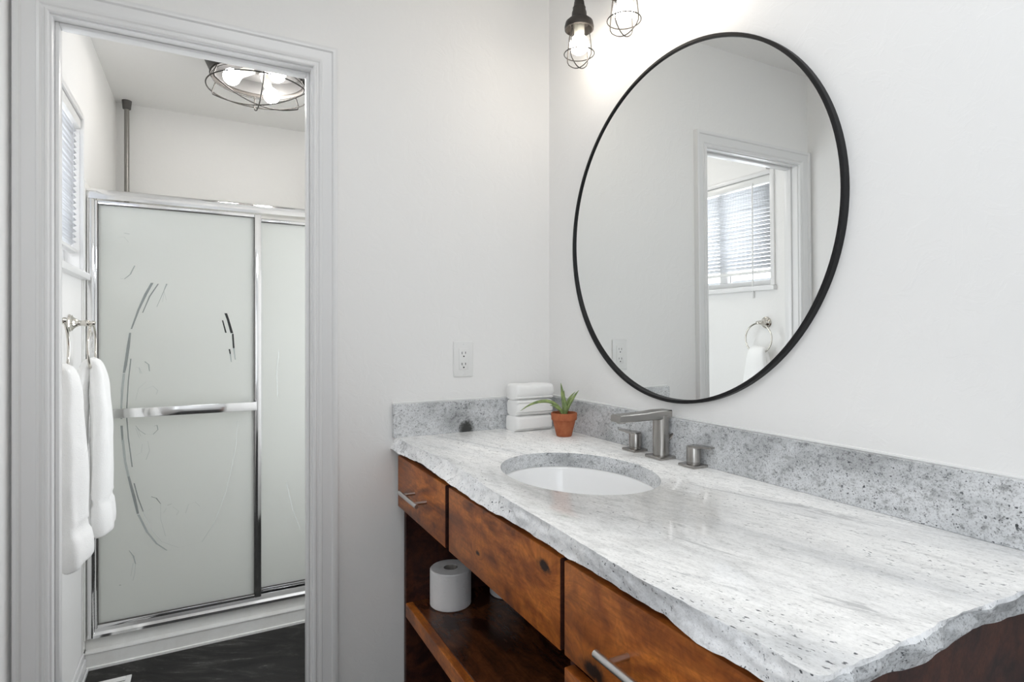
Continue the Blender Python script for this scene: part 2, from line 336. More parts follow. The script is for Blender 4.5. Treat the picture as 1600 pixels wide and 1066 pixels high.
# ---------------------------------------------------------------- room shell
ZC = 2.471; XL = -1.474; XB = -1.482; YB = 1.853; DX0, DX1, DZ = -1.397, -0.803, 2.039; TB = 0.07
m = MB(); m.box((-1.75,-3.35,-0.1), (0.15,TB,0)); struct('floor', m, M_floor)
m = MB(); m.box((-1.75,TB,-0.1), (0.15,2.0,0)); struct('floor_bath', m, M_floor)
m = MB(); m.box((-1.75,-3.35,ZC), (0.15,2.0,ZC+0.1)); struct('ceiling', m, M_ceil)
m = MB()
m.box((-1.75,0,0), (DX0-0.012,TB,ZC)); m.box((DX1+0.012,0,0), (0.12,TB,ZC)); m.box((DX0-0.012,0,DZ+0.012), (DX1+0.012,TB,ZC))
struct('wall_back', m, M_wall, smooth=False)
m = MB(); m.box((0,-3.35,0), (0.12,0,ZC)); struct('wall_right', m, M_wall, smooth=False)
m = MB(); m.box((XL-0.15,-1.98,0), (XL,0,ZC)); m.box((XL-0.15,-3.35,0), (XL,-3.12,ZC)); m.box((XL-0.15,-3.12,0), (XL,-1.98,0.93)); m.box((XL-0.15,-3.12,2.27), (XL,-1.98,ZC))
struct('wall_left', m, M_wall, smooth=False)
WY0, WY1, WZ0, WZ1 = 0.205, 0.885, 1.500, 2.065     # opening of the shower-room window
m = MB()
m.box((XB-0.12,TB,0), (XB,YB,WZ0)); m.box((XB-0.12,TB,WZ1), (XB,YB,ZC)); m.box((XB-0.12,TB,WZ0), (XB,WY0,WZ1)); m.box((XB-0.12,WY1,WZ0), (XB,YB,WZ1))
struct('wall_bath_left', m, M_wall, smooth=False)
m = MB(); m.box((XB-0.12,YB,0), (0.1,YB+0.1,ZC)); struct('wall_bath_back', m, M_wall, smooth=False)
m = MB(); m.box((-0.262,TB,0), (-0.17,0.24,ZC)); m.box((-0.262,0.76,0), (-0.17,YB,ZC)); m.box((-0.262,0.24,0), (-0.17,0.76,0.50)); m.box((-0.262,0.24,1.90), (-0.17,0.76,ZC))  # opening added in this unseen wall to let in the side fill
struct('wall_bath_right', m, M_wall, smooth=False)
# wall behind the camera
m = MB(); m.box((XL,-3.35,0), (0,-3.25,ZC)); struct('wall_front', m, M_wall, smooth=False)

# door jamb and casing
m = MB()
m.box((DX0-0.012,0,0), (DX0,TB,DZ+0.012)); m.box((DX1,0,0), (DX1+0.012,TB,DZ+0.012)); m.box((DX0,0,DZ), (DX1,TB,DZ+0.012))
m.box((DX0,0.030,0), (DX0+0.009,0.062,DZ), 0.002); m.box((DX1-0.009,0.030,0), (DX1,0.062,DZ), 0.002); m.box((DX0+0.009,0.030,DZ-0.009), (DX1-0.009,0.062,DZ), 0.002)
struct('door_1', m, M_trim)
def casing(y, sgn):
    P = [(0.004,0.0),(0.004,0.009),(0.007,0.0115),(0.011,0.0115),(0.0135,0.008),(0.018,0.0085),(0.022,0.012),(0.027,0.0135),(0.0285,0.0105),(0.033,0.0115),(0.054,0.0150),(0.0575,0.0200),(0.063,0.0210),(0.070,0.0200),(0.0715,0.0)]
    mb = MB(); V = []
    for u, t in P:
        yy = y + sgn*t
        V.append([mb.bm.verts.new(p) for p in ((DX0-u, yy, 0), (DX0-u, yy, DZ+u*0.93), (DX1+u, yy, DZ+u*0.93), (DX1+u, yy, 0))])
    for i in range(len(P)-1):
        for k in range(3): mb.bm.faces.new([V[i][k], V[i][k+1], V[i+1][k+1], V[i+1][k]])
    return mb
struct('trim_1', casing(0, -1), M_trim, angle=18)
# baseboard of the shower room, on the left wall
m = MB(); m.box((XB,TB+0.001,0), (XB+0.013,0.930,0.052), 0.002); m.box((XB,TB+0.001,0.052), (XB+0.008,0.930,0.076), 0.003)
m.box((XB+0.013,TB+0.001,0), (XB+0.020,0.930,0.014), 0.003)
struct('baseboard_left', m, M_trim)

# ---------------------------------------------------------------- shower-room window (structure) and its blind
m = MB()
fx0, fx1 = XB-0.085, XB-0.045
for a, b in (((WY0,WZ0),(WY0+0.035,WZ1)), ((WY1-0.035,WZ0),(WY1,WZ1)), ((WY0+0.035,WZ0),(WY1-0.035,WZ0+0.035)), ((WY0+0.035,WZ1-0.035),(WY1-0.035,WZ1)), ((0.520,WZ0+0.035),(0.575,WZ1-0.035))):
    m.box((fx0,a[0],a[1]), (fx1,b[0],b[1]), 0.003)
w1 = struct('window_1', m, M_trim)
for ya, yb in ((WY0+0.035,0.520), (0.575,WY1-0.035)): m = MB(); m.box((XB-0.070,ya,WZ0+0.035), (XB-0.066,yb,WZ1-0.035)); m.build('pane', M_pane, w1)
m = MB()
m.box((XB-0.045,WY0-0.030,WZ0-0.024), (XB+0.028,WY1+0.030,WZ0), 0.003)            # stool

m.build('sill', M_trim, w1)
m = MB()
m.box((XB,WY0-0.022,WZ0), (XB+0.012,WY0,WZ1+0.022), 0.002); m.box((XB,WY1,WZ0), (XB+0.012,WY1+0.022,WZ1+0.022), 0.002); m.box((XB,WY0,WZ1), (XB+0.012,WY1,WZ1+0.022), 0.002)
m.build('window_frame', M_trim, w1)
bl = thing('window_blind', 'white horizontal slat blind hanging in the shower-room window', 'blind', (XB-0.02, 0.545, WZ0+0.01))
m = MB(); m.box((XB-0.038,WY0+0.004,WZ1-0.038), (XB+0.004,WY1-0.004,WZ1-0.002), 0.003); m.build('headrail', M_white, bl)
m = MB(); z = WZ1-0.052
while z > WZ0+0.095:
    c, s_ = math.cos(math.radians(38)), math.sin(math.radians(38)); hw = 0.0125
    for k in range(3):
        u0, u1 = -hw+2*hw*k/3, -hw+2*hw*(k+1)/3; q = lambda u: 0.0016*(1-(u/hw)**2)
        X = lambda u: XB-0.018 + u*c - q(u)*s_; Z = lambda u: z + u*s_ + q(u)*c
        m._new([(X(u0),WY0+0.006,Z(u0)),(X(u1),WY0+0.006,Z(u1)),(X(u1),WY1-0.006,Z(u1)),(X(u0),WY1-0.006,Z(u0))], [(0,1,2,3)])
    z -= 0.0205
for yy in (WY0+0.08, 0.545, WY1-0.08):
    m.tube([(XB-0.006,yy,WZ1-0.04),(XB-0.006,yy,WZ0+0.08)], 0.0006, 6); m.tube([(XB-0.030,yy,WZ1-0.04),(XB-0.030,yy,WZ0+0.08)], 0.0006, 6)
o = m.build('slats', M_slat, bl); sm = o.modifiers.new('thick', 'SOLIDIFY'); sm.thickness = 0.0008
m = MB(); m.box((XB-0.031,WY0+0.006,WZ0+0.070), (XB-0.006,WY1-0.006,WZ0+0.084), 0.003); m.build('bottom_rail', M_white, bl)
m = MB(); m.tube([(XB+0.008,WY0+0.105,WZ1-0.030),(XB+0.012,WY0+0.105,WZ0-0.06)], 0.004, 8); m.tube([(XB-0.004,WY0+0.105,WZ1-0.022),(XB+0.008,WY0+0.105,WZ1-0.030)], 0.002, 8); m.build('tilt_wand', M_white, bl)
bd = MB(); bd.lathe([(0.0,0.0),(0.017,0.0),(0.018,0.008),(0.012,0.02),(0.0,0.022)], (XB,WY0+0.008,WZ1+0.042), 20, 'X')
tag(bd.build('wall_bracket', M_steel), 'small round grey bracket on the wall above the window blind', 'bracket')

# ---------------------------------------------------------------- shower
YS = 0.937
sb = thing('shower_tray', 'white stepped acrylic shower tray on the dark floor', 'shower tray', (-0.875, YS, 0))
m = MB()
x0, x1 = XB+0.0065, -0.2685
prof = [(0,0),(0,0.009),(0.006,0.011),(0.007,0.057),(0.003,0.061),(0.004,0.066),(0.022,0.070),(0.026,0.112),(0.034,0.118),(0.115,0.118),(0.122,0.10),(0.13,0.045),(0.9,0.035),(0.905,0.0)]
A = [[m.bm.verts.new((x, YS+p[0], p[1])) for p in prof] for x in (x0, x1)]
for i in range(len(prof)): j = (i+1) % len(prof); m.bm.faces.new([A[0][i], A[0][j], A[1][j], A[1][i]])
m.bm.faces.new(A[0][::-1]); m.bm.faces.new(A[1])
m.build('curb', M_acryl, sb, angle=25)
m = MB(); m.lathe([(0.0,0.0),(0.05,0.0),(0.05,0.003),(0.0,0.003)], (-0.87,1.42,0.037), 24); m.build('drain', M_chrome, sb)
m = MB(); m.box((XB,YS-0.014,0.077), (XB+0.006,YB,1.86), 0.002); m.box((XB+0.006,YB-0.006,0.046), (-0.268,YB,1.86), 0.002); m.box((-0.268,YS+0.01,0.12), (-0.262,YB,1.86), 0.002)
m.box((XB+0.006,YS-0.013,0.12), (XB+0.011,YS-0.003,1.855), 0.002)
struct('wall_shower', m, M_acryl)

en = thing('shower_door', 'framed sliding shower door of etched frosted glass on the white tray', 'shower door', (-0.87, 0.955, 0.118))
ex0, ex1 = XB+0.012, -0.270; zt, zh = 0.155, 1.792
def extr(prof, xa, xb, mb=None):
    mb = mb or MB(); A = [[mb.bm.verts.new((x, p[0], p[1])) for p in prof] for x in (xa, xb)]
    for i in range(len(prof)): j = (i+1) % len(prof); mb.bm.faces.new([A[0][i], A[0][j], A[1][j], A[1][i]])
    mb.bm.faces.new(A[0][::-1]); mb.bm.faces.new(A[1]); return mb
hp = [(0.938, zh-0.002)] + [(0.938+0.026*(1-math.cos(t)), zh+0.012+0.028*math.sin(t)) for t in [PI/2*k/8 for k in range(9)]] + [(1.000, zh+0.040), (1.000, zh-0.002)]
extr(hp, ex0, ex1).build('header', M_chrome, en, angle=30)
m = MB(); m.box((ex0,0.940,0.118), (ex0+0.024,0.998,zh), 0.002); m.build('wall_jamb', M_chrome, en)
m = MB(); m.box((ex1-0.024,0.940,0.118), (ex1,0.998,zh), 0.002); m.build('wall_jamb', M_chrome, en)
extr([(0.938,0.1175),(0.938,0.128),(0.945,0.137),(0.949,0.158),(0.952,0.158),(0.953,0.140),(0.969,0.140),(0.970,0.162),(0.973,0.162),(0.974,0.140),(0.997,0.140),(0.999,0.1175)], ex0+0.02, ex1-0.02).build('bottom_track', M_chrome, en, angle=20)
def panel(xa, xb, y, ztop, zbot, fl, fr, name='door_panel'):
    m = MB(); t = 0.011
    m.box((xa,y-t,zbot), (xa+fl,y+t,ztop), 0.0025); m.box((xb-fr,y-t,zbot), (xb,y+t,ztop), 0.0025)
    m.box((xa+fl,y-t,ztop-0.014), (xb-fr,y+t,ztop), 0.0025); m.box((xa+fl,y-t,zbot), (xb-fr,y+t,zbot+0.014), 0.0025)
    p = m.build(name, M_chrome, en)
    g = MB(); g.box((xa+fl-0.003,y-0.0028,zbot+0.011), (xb-fr+0.003,y+0.0028,ztop-0.011))
    # dark rubber gasket round the pane, on both faces
    r = MB(); gx0, gx1, gz0, gz1 = xa+fl, xb-fr, zbot+0.014, ztop-0.014; w = 0.0026
    for a, b in (((gx0,gz0),(gx0+w,gz1)), ((gx1-w,gz0),(gx1,gz1)), ((gx0,gz0),(gx1,gz0+w)), ((gx0,gz1-w),(gx1,gz1))): r.box((a[0],y-0.0085,a[1]), (b[0],y+0.0085,b[1]))
    r.build('gasket', M_rubber, p)
    return p, g
p1, g1 = panel(-1.4462, -0.862, 0.9555, 1.786, 0.150, 0.0095, 0.026)
for sh, pts in ETCH:
    g1.mi = sh+1; g1.ribbon([(a, b, w) for a, b, w in pts], 0.9555-0.0031)
g1.build('glass', [M_frost, M_et0, M_et1, M_et2, M_et3], p1, smooth=False)
m = MB(); m.box((-1.398,0.905,0.953), (-0.882,0.911,0.989), 0.0015)
for xx in (-1.385, -0.902): m.box((xx,0.908,0.958), (xx+0.012,0.946,0.984), 0.001)
m.build('towel_bar', M_chrome, p1)
p2, g2 = panel(-0.900, -0.296, 0.979, 1.774, 0.160, 0.022, 0.022)
g2.mi = 1
g2.ribbon([(-0.79,1.20,0.004),(-0.80,1.10,0.004),(-0.795,1.00,0.004)], 0.979-0.0031); g2.ribbon([(-0.76,0.62,0.004),(-0.735,0.50,0.004),(-0.70,0.40,0.003)], 0.979-0.0031)
g2.build('glass', [M_frost, M_et0], p2, smooth=False)

tp = thing('tension_pole', 'grey tension pole with rubber cap rising to the ceiling behind the shower header', 'pole', (-1.430, 1.80, 0.04))
m = MB(); m.tube([(-1.430,1.80,0.044),(-1.430,1.80,ZC-0.03)], 0.0115, 20); m.build('pole', M_pole, tp)
m = MB(); m.lathe([(0.0135,ZC-0.045),(0.018,ZC-0.042),(0.022,ZC-0.001),(0.022,ZC)], (-1.430,1.80,0), 24); m.build('end_cap', M_rubber, tp)
m = MB(); m.lathe([(0.022,0.040),(0.018,0.08),(0.0135,0.082)], (-1.430,1.80,0), 24); m.build('end_cap', M_rubber, tp)

rg = thing('floor_register', 'white metal floor vent on the dark floor before the shower', 'vent', (-1.37, 0.70, 0))
m = MB()
vx0, vx1, vy0, vy1 = -1.425, -1.315, 0.56, 0.828
m.box((vx0,vy0,0), (vx0+0.018,vy1,0.005), 0.0015); m.box((vx1-0.018,vy0,0), (vx1,vy1,0.005), 0.0015); m.box((vx0+0.018,vy0,0), (vx1-0.018,vy0+0.018,0.005), 0.0015); m.box((vx0+0.018,vy1-0.018,0), (vx1-0.018,vy1,0.005), 0.0015)
m.build('frame', M_white, rg)
m = MB()
for k in range(13): yy = vy0+0.03+k*0.0175; m.box((vx0+0.018,yy,0.0005), (vx1-0.018,yy+0.009,0.004))
m.build('louvres', M_white, rg)
m = MB(); m.box((vx0+0.016,vy0+0.016,0), (vx1-0.016,vy1-0.016,0.0008)); m.build('duct_opening', M_hole, rg)

# ---------------------------------------------------------------- ceiling light of the shower room
cx, cy = -0.868, 0.990; zr = 2.330; zp = 2.375
cl = thing('ceiling_light', 'round dark caged ceiling light with three glowing bulbs in the shower room', 'ceiling light', (cx, cy, ZC))
m = MB(); m.lathe([(0.0,ZC),(0.222,ZC),(0.224,ZC-0.010),(0.190,zp+0.012),(0.192,zp),(0.186,zp),(0.184,zp+0.014),(0.214,ZC-0.008),(0.0,ZC-0.008)], (cx,cy,0), 64)
m.build('pan', M_gun, cl)
m = MB(); m.lathe([(0.1835,zp+0.012),(0.2125,ZC-0.012),(0.2105,ZC-0.012),(0.1815,zp+0.012),(0.1835,zp+0.012)], (cx,cy,0), 64, cap=False); m.build('reflector', M_refl, cl)
m = MB(); m.lathe([(0.0,ZC-0.009),(0.213,ZC-0.009),(0.206,ZC-0.020),(0.0,ZC-0.012)], (cx,cy,0), 48); m.build('reflector', M_refl, cl)
m = MB(); R = 0.205
ring = lambda r, z: [(cx+r*math.cos(2*PI*k/72), cy+r*math.sin(2*PI*k/72), z) for k in range(72)]
m.tube(ring(R, zr), 0.0027, 8, closed=True); m.tube(ring(0.188, zp-0.002), 0.0022, 8, closed=True); m.tube(ring(0.184, zp-0.010), 0.0016, 8, closed=True)
a0 = math.radians(271)
for k in range(3):
    a = a0 + k*PI/3; d = Vector((math.cos(a), math.sin(a), 0)); c0 = Vector((cx, cy, 0)); P = []
    P.append(c0 - d*0.188 + Vector((0,0,zp)))
    P.append(c0 - d*R + Vector((0,0,zr+0.004)))
    for t in range(-10, 11):
        u = t/10*0.985; P.append(c0 + d*R*u + Vector((0,0, zr-0.010-0.050*(1-u*u))))
    P.append(c0 + d*R + Vector((0,0,zr+0.004))); P.append(c0 + d*0.188 + Vector((0,0,zp)))
    m.tube(P, 0.0027, 8)
m.build('cage', M_wire, cl)
for bx, by in ((-0.9745,0.9888), (-0.8064,0.872), (-0.8056,1.1227)):
    d = Vector((cx-bx, cy-by, 0)).normalized(); B = Vector((bx, by, 2.370)); T = B + d*0.082 + Vector((0,0,0.050))
    ax = (T-B).normalized()
    m = MB(); m.tube([B+ax*0.038, B+ax*0.062, T], [0.018,0.019,0.019], 20); sk = m.build('socket', M_sock, cl)
    m = MB(); m.sphere(B, 0.034, 28, 18); m.tube([B+ax*0.020, B+ax*0.040], [0.026,0.016], 20); m.build('bulb', M_bulbc, cl)
m = MB(); m.tube([(cx,cy,ZC-0.012),(cx,cy,ZC-0.035)], 0.028, 24); m.lathe([(0.0,2.405),(0.030,2.412),(0.034,2.428),(0.012,2.436)], (cx,cy,0), 24); m.build('socket_hub', M_steel, cl)

# ---------------------------------------------------------------- towel rings and hand towels
def towel_ring(y, label):
    t = thing('towel_ring', label, 'towel ring', (XB, y, 1.31), 'towel rings beside the shower')
    zk = 1.312
    m = MB(); m.lathe([(0.0,0.0),(0.029,0.0),(0.030,0.003),(0.027,0.006),(0.0275,0.009),(0.022,0.012),(0.015,0.019),(0.0095,0.028),(0.0085,0.036),(0.010,0.042),(0.0115,0.050),(0.0095,0.056),(0.006,0.060),(0.009,0.066),(0.0075,0.073),(0.0,0.076)], (XB,y,zk), 32, 'X')
    m.build('wall_post', M_polnick, t)
    m = MB(); rr = 0.077; m.tube([(-1.418, y+rr*math.sin(2*PI*k/64), zk-rr+rr*math.cos(2*PI*k/64)-0.004) for k in range(64)], 0.0042, 12, closed=True)
    m.build('ring', M_polnick, t)
    return t
towel_ring(0.238, 'polished nickel towel ring beside the door casing, nearer to the window sill')
towel_ring(0.695, 'polished nickel towel ring next to the shower door, farther of the two')
def hand_towel(y, zf, zb, label, seed, zflare, fx=-1.388):
    # centre line of the folded towel: front flap up, over the ring, down the back flap -> (x, z, half width, half thickness)
    K = [(fx+0.004,zf,0.086,0.021),(fx+0.002,zf+0.006,0.090,0.029),(fx,zf+0.05,0.093,0.032),(fx-0.002,zflare,0.086,0.027),(fx-0.003,zflare+0.03,0.082,0.027),(fx-0.004,0.88,0.078,0.027),(fx-0.007,1.02,0.068,0.025),(fx-0.012,1.12,0.052,0.022),
         (fx-0.019,1.165,0.046,0.019),(-1.418,1.184,0.042,0.017),(-1.436,1.160,0.044,0.016),(-1.446,1.10,0.055,0.017),(-1.453,0.96,0.070,0.018),(-1.456,0.82,0.078,0.019),(-1.457,zb+0.10,0.082,0.020),(-1.457,zb+0.012,0.088,0.020),(-1.457,zb,0.082,0.010)]
    # resample
    pts = []
    for i in range(len(K)-1):
        n = max(2, int(math.hypot(K[i+1][0]-K[i][0], K[i+1][1]-K[i][1])/0.010))
        for k in range(n): u = k/n; pts.append([K[i][j]*(1-u)+K[i+1][j]*u for j in range(4)])
    pts.append(list(K[-1]))
    for _ in range(2):
        pts = [pts[0]] + [[(pts[i-1][j]+2*pts[i][j]+pts[i+1][j])/4 for j in range(4)] for i in range(1, len(pts)-1)] + [pts[-1]]
    mb = MB(); rings = []; M_ = 40
    for i, (x, z, w, th) in enumerate(pts):
        a, b = pts[max(0,i-1)], pts[min(len(pts)-1,i+1)]; tx, tz = b[0]-a[0], b[1]-a[1]; l = math.hypot(tx, tz) or 1; tx /= l; tz /= l
        nx, nz_ = -tz, tx; ring = []
        for k in range(M_):
            an = 2*PI*k/M_; ca, sa = math.cos(an), math.sin(an)
            ey = abs(ca)**0.55*math.copysign(1, ca)*w; en_ = abs(sa)**0.75*math.copysign(1, sa)*th
            fold = 0.006*math.sin(ey/w*4.2+seed+z*4)*min(1, abs(z-1.19)*6) + 0.005*noise.noise(Vector((ey*22+seed, z*9, x*9))) - (0.004 if abs(z-zflare) < 0.011 else 0.0)*math.copysign(1, sa)*(0 if ca > 0.98 else 1)
            ey2 = ey*(1+0.03*noise.noise(Vector((seed, z*16, 0.5))))
            ring.append(mb.bm.verts.new((x+nx*(en_+fold*(1 if th > 0.012 else 0)), y+ey2, z+nz_*(en_+fold))))
        rings.append(ring)
    for i in range(len(rings)-1):
        for k in range(M_): mb.bm.faces.new([rings[i][k], rings[i][(k+1)%M_], rings[i+1][(k+1)%M_], rings[i+1][k]])
    mb.bm.faces.new(rings[0][::-1]); mb.bm.faces.new(rings[-1])
    o = mb.build('hand_towel', M_towel, angle=80)
    return tag(o, label, 'towel', 'white hand towels on the towel rings')
hand_towel(0.240, 0.642, 0.655, 'longer white hand towel hanging beside the door casing, nearer of the two', 1.3, 0.745)
hand_towel(0.705, 0.592, 0.735, 'white hand towel hanging next to the shower door, farther of the two', 4.1, 0.70)

# ---------------------------------------------------------------- countertop with chiselled edge
ZT, ZU = 0.958, 0.921
def interp(tab, t):
    for (a, va), (b, vb) in zip(tab, tab[1:]):
        if t <= b: return va + (vb-va)*max(0,(t-a))/(b-a)
    return tab[-1][1]
TOPX = [(0,-.5566),(.143,-.5566),(.26,-.548),(.389,-.5368),(.55,-.549),(.70,-.560),(.92,-.5657),(1.155,-.5755),(1.326,-.5686),(1.40,-.576)]
BOTX = [(0,-.572),(.087,-.5726),(.18,-.560),(.277,-.5577),(.38,-.562),(.469,-.567),(.60,-.571),(.692,-.5733),(.808,-.565),(.927,-.5674),(.972,-.5683),(1.054,-.5648),(1.11,-.5652),(1.19,-.5654),(1.252,-.5768),(1.326,-.5719),(1.40,-.573)]
NF, NE = 190, 80
per = []   # perimeter stations: front edge from wall_back to the corner, then the near end to wall_right
for i in range(NF+1):
    s = 1.385*i/NF; per.append(('f', s))
for i in range(1, 7): per.append(('c', i/7))
for i in range(NE+1): per.append(('e', i/NE))
ct = thing('countertop', 'polished white granite vanity countertop with a chiselled front edge', 'countertop', (-0.29, -0.70, ZU))
body = MB(); NV = 9; cols = []
for kind, t in per:
    col = []
    for j in range(NV):
        v = j/(NV-1)
        if kind == 'f':
            y = -t; xt, xb = interp(TOPX, t), interp(BOTX, t); x = xt*(1-v)+xb*v; nx, ny = -1, 0
        elif kind == 'c':
            a = t*PI/2; xt, xb = interp(TOPX, 1.385), interp(BOTX, 1.385); x = xt*(1-v)+xb*v; x += 0.014*(1-math.cos(a)); y = -1.385-0.014*math.sin(a); nx, ny = -math.cos(a), -math.sin(a)
        else:
            xs = -0.559; x = xs*(1-t)
            n1 = noise.noise(Vector((x*9, 3.1, 0)))*0.009 + 0.004*noise.noise(Vector((x*30, 1.7, 0)))
            y = (-1.399 - n1*0.6 - 0.004*math.sin(x*23+0.6))*(1-v) + (-1.391 - n1)*v; nx, ny = 0, -1
            if x > -0.03: pass
        amp = math.sin(PI*min(1, v*1.08))**0.7 if 0 < v else 0.0
        edge = 0.0 if (kind == 'e' and t > 0.985) or (kind == 'f' and t < 0.006) else 1.0
        p = Vector((x, y, 0))
        d = 0.007*noise.noise(Vector((x*16, y*16, v*1.1))) + 0.0045*noise.noise(Vector((x*48+5, y*48, v*3))) + 0.0018*noise.noise(Vector((x*140, y*140, v*8)))
        fct = noise.noise(Vector((x*27+9, y*27, v*0.8))); d += 0.006*(abs(fct)-0.2)
        d = (d*0.75 - 0.0012 if kind != 'e' else d*1.5)*amp*edge
        if v == 0: d = 0.0022*noise.noise(Vector((x*60, y*60, 2)))*edge
        zb = ZU + (0.0035*noise.noise(Vector((x*14, y*14, 7))) + 0.002*noise.noise(Vector((x*50, y*50, 7))) + 0.002)*edge
        zz = ZT*(1-v)+zb*v
        if 0 < v < 0.2: zz -= 0.001
        col.append(Vector((x+nx*d, y+ny*d, zz)))
    cols.append(col)
# rough edge
body.mi = 1
ev = [[body.bm.verts.new(p) for p in col] for col in cols]
for i in range(len(ev)-1):
    for j in range(NV-1):
        f = body.bm.faces.new([ev[i][j], ev[i][j+1], ev[i+1][j+1], ev[i+1][j]]); f.material_index = 3 if per[i+1][0] == 'e' and j > 0 else 1
# top with the oval cut-out
SX, SY, SA, SB = -0.3106, -0.6246, 0.1647, 0.2133
body.mi = 0; NO = 96
def oval(z, ia=0.0): return [body.bm.verts.new((SX+(SA+ia)*math.cos(2*PI*k/NO), SY+(SB+ia)*math.sin(2*PI*k/NO), z)) for k in range(NO)]
def fill(z, top):
    if top: loop = [c[0] for c in ev]
    else: loop = [c[-1] for c in ev]
    cr = [body.bm.verts.new((0, 0, z))]
    L_ = loop + cr
    E = []
    for a, b in zip(L_, L_[1:]+[L_[0]]):
        e = body.bm.edges.get((a, b)) or body.bm.edges.new((a, b)); E.append(e)
    ov = oval(ZT-0.0012 if top else ZU, 0.0012 if top else 0)
    if top:
        ov2 = ov; ov = oval(ZT, 0.0026)
        for k in range(NO): body.bm.faces.new([ov[k], ov[(k+1)%NO], ov2[(k+1)%NO], ov2[k]])
    E2 = [body.bm.edges.get((ov[k], ov[(k+1)%NO])) or body.bm.edges.new((ov[k], ov[(k+1)%NO])) for k in range(NO)]
    bmesh.ops.triangle_fill(body.bm, use_beauty=True, use_dissolve=False, edges=E+E2, normal=(0,0,1 if top else -1))
    return cr[0], (ov2 if top else ov)
ct_, ot = fill(ZT, True); cb_, ob = fill(ZU, False)
for k in range(NO): f = body.bm.faces.new([ot[k], ot[(k+1)%NO], ob[(k+1)%NO], ob[k]]); f.material_index = 2
tl, bl_ = ev[-1][0], ev[-1][-1]
body.build('slab', [M_gran, M_chip, M_splash, M_chipend], ct, angle=42)
def splash(a, b, name):
    m = MB(); m.box(a, b, 0.0015, 1); return m.build(name, M_splash, ct)
splash((-0.020,-1.395,ZT), (0,0,1.0596), 'backsplash')
splash((-0.567,-0.020,ZT-0.001), (-0.020,0,1.0596), 'side_splash')
m = MB(); m.tube([(-0.003,-1.394,1.0610),(-0.003,-0.003,1.0610),(-0.566,-0.003,1.0610)], 0.0042, 8); m.build('caulk_bead', M_caulk, ct)

# ---------------------------------------------------------------- undermount sink
sk = thing('sink', 'white oval porcelain basin set under the granite countertop', 'sink', (SX, SY, ZU-0.14))
m = MB(); NO2 = 72; ringsv = []
prof = [(1.16,-0.0005),(1.16,-0.010),(1.05,-0.014),(0.96,-0.05),(0.80,-0.11),(0.55,-0.150),(0.20,-0.162),(0.105,-0.163)]
inner = [(1.16,-0.0005),(1.015,-0.0005),(0.995,-0.006),(0.975,-0.020),(0.93,-0.055),(0.84,-0.090),(0.68,-0.120),(0.45,-0.139),(0.20,-0.148),(0.105,-0.150)]
for P in (inner,):
    R_ = [[m.bm.verts.new((SX+SA*r*math.cos(2*PI*k/NO2), SY+SB*r*math.sin(2*PI*k/NO2), ZU+z)) for k in range(NO2)] for r, z in P]
    for i in range(len(R_)-1):
        for k in range(NO2): m.bm.faces.new([R_[i][k], R_[i][(k+1)%NO2], R_[i+1][(k+1)%NO2], R_[i+1][k]])
    Q = [[m.bm.verts.new((SX+SA*r*math.cos(2*PI*k/NO2), SY+SB*r*math.sin(2*PI*k/NO2), ZU+z)) for k in range(NO2)] for r, z in prof[1:]]
    Q = [R_[0]] + Q
    for i in range(len(Q)-1):
        for k in range(NO2): m.bm.faces.new([Q[i][k], Q[i+1][k], Q[i+1][(k+1)%NO2], Q[i][(k+1)%NO2]])
    for k in range(NO2): m.bm.faces.new([R_[-1][k], R_[-1][(k+1)%NO2], Q[-1][(k+1)%NO2], Q[-1][k]])
m.build('basin', M_porc, sk, angle=60)
m = MB(); m.lathe([(0.0,-0.004),(0.012,-0.003),(0.019,0.0),(0.021,-0.002),(0.021,-0.016),(0.0,-0.016)], (SX,SY,ZU-0.143), 32); m.build('drain', M_nickel, sk)

# ---------------------------------------------------------------- widespread faucet
FX = -0.043
fc = thing('faucet', 'brushed nickel widespread faucet with square base plates behind the sink', 'faucet', (FX, -0.613, ZT))
m = MB(); y0 = -0.613
m.tube([(FX,y0,ZT+0.006),(FX,y0,ZT+0.110)], 0.0205, 32)
sp = m
# spout: flat rectangular arm, square to the column, thinner at its tip
P = [(FX+0.021,ZT+0.123,ZT+0.104),(FX-0.020,ZT+0.123,ZT+0.100),(FX-0.060,ZT+0.120,ZT+0.101),(FX-0.143,ZT+0.1185,ZT+0.1005),(FX-0.146,ZT+0.1175,ZT+0.1015)]
hw = 0.0185; rows = []
for x, zt_, zb_ in P:
    c_ = 0.002
    rows.append([m.bm.verts.new(p) for p in ((x,y0-hw+c_,zt_),(x,y0+hw-c_,zt_),(x,y0+hw,zt_-c_),(x,y0+hw,zb_+c_),(x,y0+hw-c_,zb_),(x,y0-hw+c_,zb_),(x,y0-hw,zb_+c_),(x,y0-hw,zt_-c_))])
for a, b in zip(rows, rows[1:]):
    for k in range(8): m.bm.faces.new([a[k], a[(k+1)%8], b[(k+1)%8], b[k]])
m.bm.faces.new(rows[0]); m.bm.faces.new(rows[-1][::-1])
m.lathe([(0.0,0.0),(0.011,0.0),(0.011,0.004),(0.0,0.004)], (FX-0.128,y0,ZT+0.0975), 20)
so = sp.build('spout', M_nickel, fc, angle=24)
m = MB(); m.box((FX-0.029,y0-0.029,ZT), (FX+0.029,y0+0.029,ZT+0.008), 0.002); m.build('base_plate', M_nickel, so)
m = MB(); m.tube([(FX+0.026,y0-0.004,ZT+0.008),(FX+0.026,y0-0.004,ZT+0.050)], 0.003, 10); m.tube([(FX+0.022,y0-0.002,ZT+0.046),(FX+0.030,y0-0.020,ZT+0.064)], 0.0065, 16); m.build('lift_knob', M_nickel, fc)
